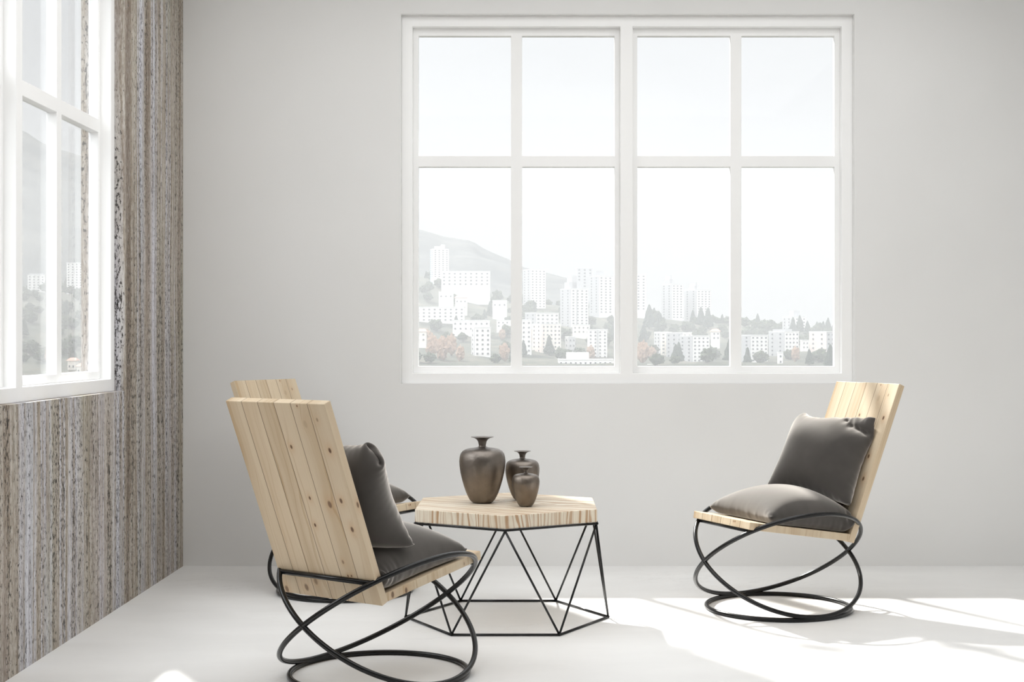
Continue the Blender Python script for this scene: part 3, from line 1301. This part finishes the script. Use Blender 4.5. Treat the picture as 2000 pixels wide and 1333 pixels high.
# first column of panes
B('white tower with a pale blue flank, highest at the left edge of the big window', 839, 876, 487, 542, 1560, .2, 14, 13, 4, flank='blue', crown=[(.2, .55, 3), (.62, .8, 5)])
B('long white slab block just below the tower with the pale blue flank', 862, 957, 531, 558, 1440, 0, 12, 4, 9, turn=0.0)
B('white slab block cut by the left edge of the big window, on the middle slope', 812, 907, 601, 628, 1220, 0, 12, 4, 9)
B('low white block half hidden behind the nine-storey front tower in the first pane', 884, 956, 627, 646, 1160, 0, 12, 2, 7, wall='white')
B('narrow nine-storey white tower low in the first pane column', 920, 958, 641, 722, 1000, .18, 13, 9, 3)
B('small cream house at the left edge of the first pane column', 812, 832, 648, 668, 1090, 0, 9, 2, 2, wall='cream', roof='red')
B('small white villa on the wooded slope, first pane column', 857, 885, 571, 583, 1330, 0, 9, 1, 3, win=True)
B('red-roofed house to the right of the small villa', 889, 912, 582, 593, 1300, 0, 9, 1, 3, wall='cream', roof='red')
B('small white house close to the glazing bar, first pane column', 962, 990, 588, 600, 1290, 0, 9, 1, 3)
B('white row of flats beside the glazing bar, first pane column', 970, 1003, 627, 640, 1180, 0, 10, 2, 4)
# second column
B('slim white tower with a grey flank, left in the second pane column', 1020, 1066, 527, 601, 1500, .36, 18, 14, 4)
B('low white slab with a grey end, in the middle of the second pane column', 1019, 1092, 612, 634, 1230, .38, 14, 3, 5)
B('white block at the left glazing bar of the second pane column, windows in rows', 1008, 1038, 626, 698, 1060, 0, 12, 8, 3)
B('pale pink nine-storey block with a grey flank, second pane column', 1038, 1096, 634, 697, 1080, .34, 16, 8, 5, wall='cream', flank='pink', strip=[(.05, .12, 'pink')])
B('tallest white tower with a stepped crown, centre of the second pane column', 1092, 1150, 565, 646, 1300, .40, 18, 14, 4, crown=[(.08, .70, 6), (.22, .48, 12)], strip=[(.30, .36, 'grey')])
B('broad grey and white tower behind the stepped one, right in the second pane column', 1150, 1206, 540, 612, 1420, .36, 18, 13, 4, wall='white', crown=[(.0, .45, 5)])
B('distant grey tower top above the broad grey and white tower', 1126, 1158, 524, 600, 1560, .0, 14, 12, 3, wall='grey')
B('low block with a reddish roof edge under the stepped tower', 1119, 1152, 636, 652, 1200, 0, 10, 2, 4, wall='cream')
B('eight-storey white block right in the second pane column', 1149, 1186, 645, 700, 1070, 0, 14, 8, 4, strip=[(.46, .54, 'grey')])
B('small grey house below the stepped tower', 1105, 1124, 659, 690, 1090, .3, 9, 3, 2, wall='grey', win=True)
B('white flat-roofed hall at the very bottom of the second pane column', 1091, 1206, 704, 724, 960, 0, 20, 2, 12, crown=[(.14, .52, 4.5)])
# third column
B('white tower cut by the left edge of the third pane column', 1232, 1262, 537, 606, 1450, 0, 16, 12, 3)
B('left one of the twin towers, third pane column', 1292, 1335, 556, 622, 1480, .48, 18, 13, 3, crown=[(.0, .30, 5), (.1, .2, 9)])
B('right one of the twin towers, third pane column', 1336, 1391, 567, 625, 1500, .46, 20, 12, 4, crown=[(.05, .35, 4), (.12, .22, 8)])
B('long flat-roofed block with a grey flank, left end of the complex, third panes', 1281, 1312, 650, 706, 1100, .3, 14, 8, 2, wall='cream')
B('middle block of the complex in the third pane column', 1303, 1352, 651, 716, 1075, .62, 22, 8, 2, wall='cream')
B('white front block of the complex in the third pane column', 1330, 1388, 657, 722, 1040, .40, 18, 9, 4)
B('small white gabled house right of the complex', 1391, 1406, 648, 664, 1150, 0, 9, 2, 2, roof='red')
B('white roof just above the sill, third pane column', 1266, 1300, 714, 724, 950, 0, 12, 1, 4)
# fourth column
B('grey and white block at the left bar of the fourth pane column', 1440, 1503, 656, 722, 1020, .42, 18, 9, 4)
B('flat-roofed white block in the middle of the fourth pane column', 1507, 1563, 649, 713, 1060, .46, 20, 8, 4, crown=[(.0, .8, 1.5)])
B('grey block cut by the right edge of the big window', 1587, 1640, 649, 720, 1050, .52, 20, 8, 3, wall='grey', flank='pink')
B('pale faint block on the skyline of the fourth pane column', 1533, 1576, 620, 645, 1400, .3, 16, 4, 4, crown=[(.3, .75, 6)])
B('small white house between the blocks of the fourth pane column', 1567, 1580, 666, 682, 1130, 0, 9, 2, 2)
B('slim white chimney-like shaft low in the fourth pane column', 1520, 1529, 690, 722, 980, 0, 3, 3, 1)
# behind the left window
B('white block at the foot of the mountain, left pane of the side window', 44, 84, 538, 570, 1420, .25, 16, 6, 4, crown=[(.1, .9, 1.2)])
B('tall white block at the foot of the mountain, right pane of the side window', 130, 170, 514, 570, 1430, 0, 16, 11, 5)
B('little red-roofed house low in the side window', 132, 147, 705, 722, 900, 0, 8, 1, 2, wall='cream', roof='red')
B('little cream house beside the red-roofed one, low in the side window', 150, 164, 716, 730, 880, 0, 8, 1, 2, wall='cream', roof='red')

# ---- trees
M_LEAF = mat_scrub('evergreen_leaves', (0.028, 0.042, 0.024), (0.055, 0.07, 0.04), (0.10, 0.11, 0.065), .5)
M_CYP = mat_scrub('cypress_leaves', (0.018, 0.03, 0.02), (0.03, 0.045, 0.03), (0.05, 0.065, 0.045), .8)
M_BARE = mat_scrub('russet_twigs', (0.20, 0.13, 0.09), (0.33, 0.22, 0.16), (0.42, 0.30, 0.23), .8)
M_BARK = mat_plain('bark', (0.09, 0.07, 0.055), .9)


def crown_mesh(name, kind, seed):
    bm = bmesh.new()
    bmesh.ops.create_icosphere(bm, subdivisions=4, radius=1.0)
    off = Vector((seed * 7.1, seed * 3.3, seed))
    for v in bm.verts:
        p = v.co.copy()
        k = 1 + .42 * noise.noise(p * 1.9 + off) + .30 * noise.noise(p * 4.5 + off) + .16 * noise.noise(p * 10 + off)
        if kind == 'round':
            v.co = Vector((p.x * .52 * k, p.y * .52 * k, .56 + p.z * .42 * k))
        elif kind == 'cone':
            tt = (p.z + 1) / 2
            r = .17 * (1 - tt) ** .6 * (1 + .5 * (1 - tt)) + .01
            hyp = math.hypot(p.x, p.y) + 1e-6
            v.co = Vector((p.x / hyp * r * k * min(1, hyp * 3), p.y / hyp * r * k * min(1, hyp * 3), .08 + .92 * tt))
        else:
            v.co = Vector((p.x * .26 * k, p.y * .26 * k, .56 + p.z * .46 * k))
    me = bpy.data.meshes.new(name)
    bm.to_mesh(me)
    bm.free()
    return me


def trunk_mesh():
    V, F = tube_verts([(0, 0, -.15), (0, 0, .3)], .028, 8)
    me = bpy.data.meshes.new('trunk')
    me.from_pydata([tuple(v) for v in V], [], F)
    me.materials.append(M_BARK)
    return me


TRUNK = trunk_mesh()
KINDS = {
    'bushy_tree': ([crown_mesh('crown', 'round', k) for k in range(4)], M_LEAF, (6, 11),
                   'hazy dark bushy tree on the slope among the apartment blocks', 'bushy trees on the hillside'),
    'cypress': ([crown_mesh('crown', 'cone', k + 5) for k in range(3)], M_CYP, (9, 16),
                'hazy pointed cypress on the slope among the apartment blocks', 'cypresses on the hillside'),
    'russet_tree': ([crown_mesh('crown', 'oval', k + 9) for k in range(3)], M_BARE, (8, 13),
                    'hazy russet bare tree low on the slope', 'russet trees on the hillside'),
}
for k, (ms, mt_, *_r) in KINDS.items():
    for me_ in ms:
        me_.materials.append(mt_)
rnd = random.Random(5)


def plant(kind, x, y, h):
    ms, _m2, _h, label, group = KINDS[kind]
    me = rnd.choice(ms)
    root = empty(kind, (x, y, ground_z(x, y) - .4), rnd.uniform(0, 6.28))
    root.scale = (h, h, h)
    tag(root, label, 'tree', group)
    o = bpy.data.objects.new('crown', me)
    C.objects.link(o)
    o.parent = root
    t = bpy.data.objects.new('trunk', TRUNK)
    C.objects.link(t)
    t.parent = root


def clear(x, y, r):
    for (bx, by, br) in FOOT:
        if abs(x - bx) < br + r and abs(y - by) < br * .8 + r:
            return False
    return True


PLANTED = []
for (px_, y_, k_, h_) in ((845, 975, 'russet_tree', 15), (863, 955, 'russet_tree', 16), (881, 985, 'russet_tree', 14), (899, 950, 'russet_tree', 10),
                          (985, 965, 'russet_tree', 12), (1255, 975, 'russet_tree', 15), (1268, 1350, 'cypress', 24), (1289, 1370, 'cypress', 16),
                          (1369, 1410, 'cypress', 20), (1383, 1380, 'cypress', 21), (1549, 1330, 'cypress', 16), (1562, 1345, 'cypress', 18),
                          (1577, 1325, 'cypress', 14), (1042, 1425, 'cypress', 15), (1029, 1405, 'cypress', 14)):
    plant(k_, (px_ - CX) / FOC * y_, y_, h_)
    PLANTED.append(((px_ - CX) / FOC * y_, y_, h_))
count = {'bushy_tree': 0, 'cypress': 0, 'russet_tree': 0}
tries = 0
while sum(count.values()) < 340 and tries < 15000:
    tries += 1
    big = rnd.random() < .8
    s_ = rnd.uniform(-.085, .22) if big else rnd.uniform(-.36, -.31)
    y_ = rnd.uniform(930, 1720)
    x_ = s_ * y_
    r_ = rnd.random()
    kind = 'bushy_tree' if r_ < .72 else ('cypress' if r_ < .9 else 'russet_tree')
    if kind == 'russet_tree' and y_ > 1150:
        kind = 'bushy_tree'
    lo, hi = KINDS[kind][2]
    h_ = rnd.uniform(lo, hi)
    if not clear(x_, y_, h_ * .5) or any((x_ - q[0]) ** 2 + (y_ - q[1]) ** 2 < (.62 * (h_ + q[2])) ** 2 for q in PLANTED):
        continue
    PLANTED.append((x_, y_, h_ * (1.1 if kind == 'bushy_tree' else .6)))
    plant(kind, x_, y_, h_)
    count[kind] += 1
# ---- morning haze lying over the town
tz = NT('morning_haze')
vs = tz.n('VolumeScatter')
vs.inputs['Color'].default_value = (0.955, 0.965, 1.0, 1)
vs.inputs['Density'].default_value = 0.00055
va = tz.n('VolumeAbsorption')
va.inputs['Color'].default_value = (0, 0, 0, 1)
va.inputs['Density'].default_value = 0.00048
ad = tz.n('AddShader')
tz.t.links.new(vs.outputs[0], ad.inputs[0])
tz.t.links.new(va.outputs[0], ad.inputs[1])
tz.t.links.new(ad.outputs[0], tz.out.inputs['Volume'])
hz = box_obj('haze', (-1300, 1300, 320, 1260, -70, 130), tz.m)
tag(hz, 'pale morning haze lying over the town and the slope', 'haze', kind='stuff')
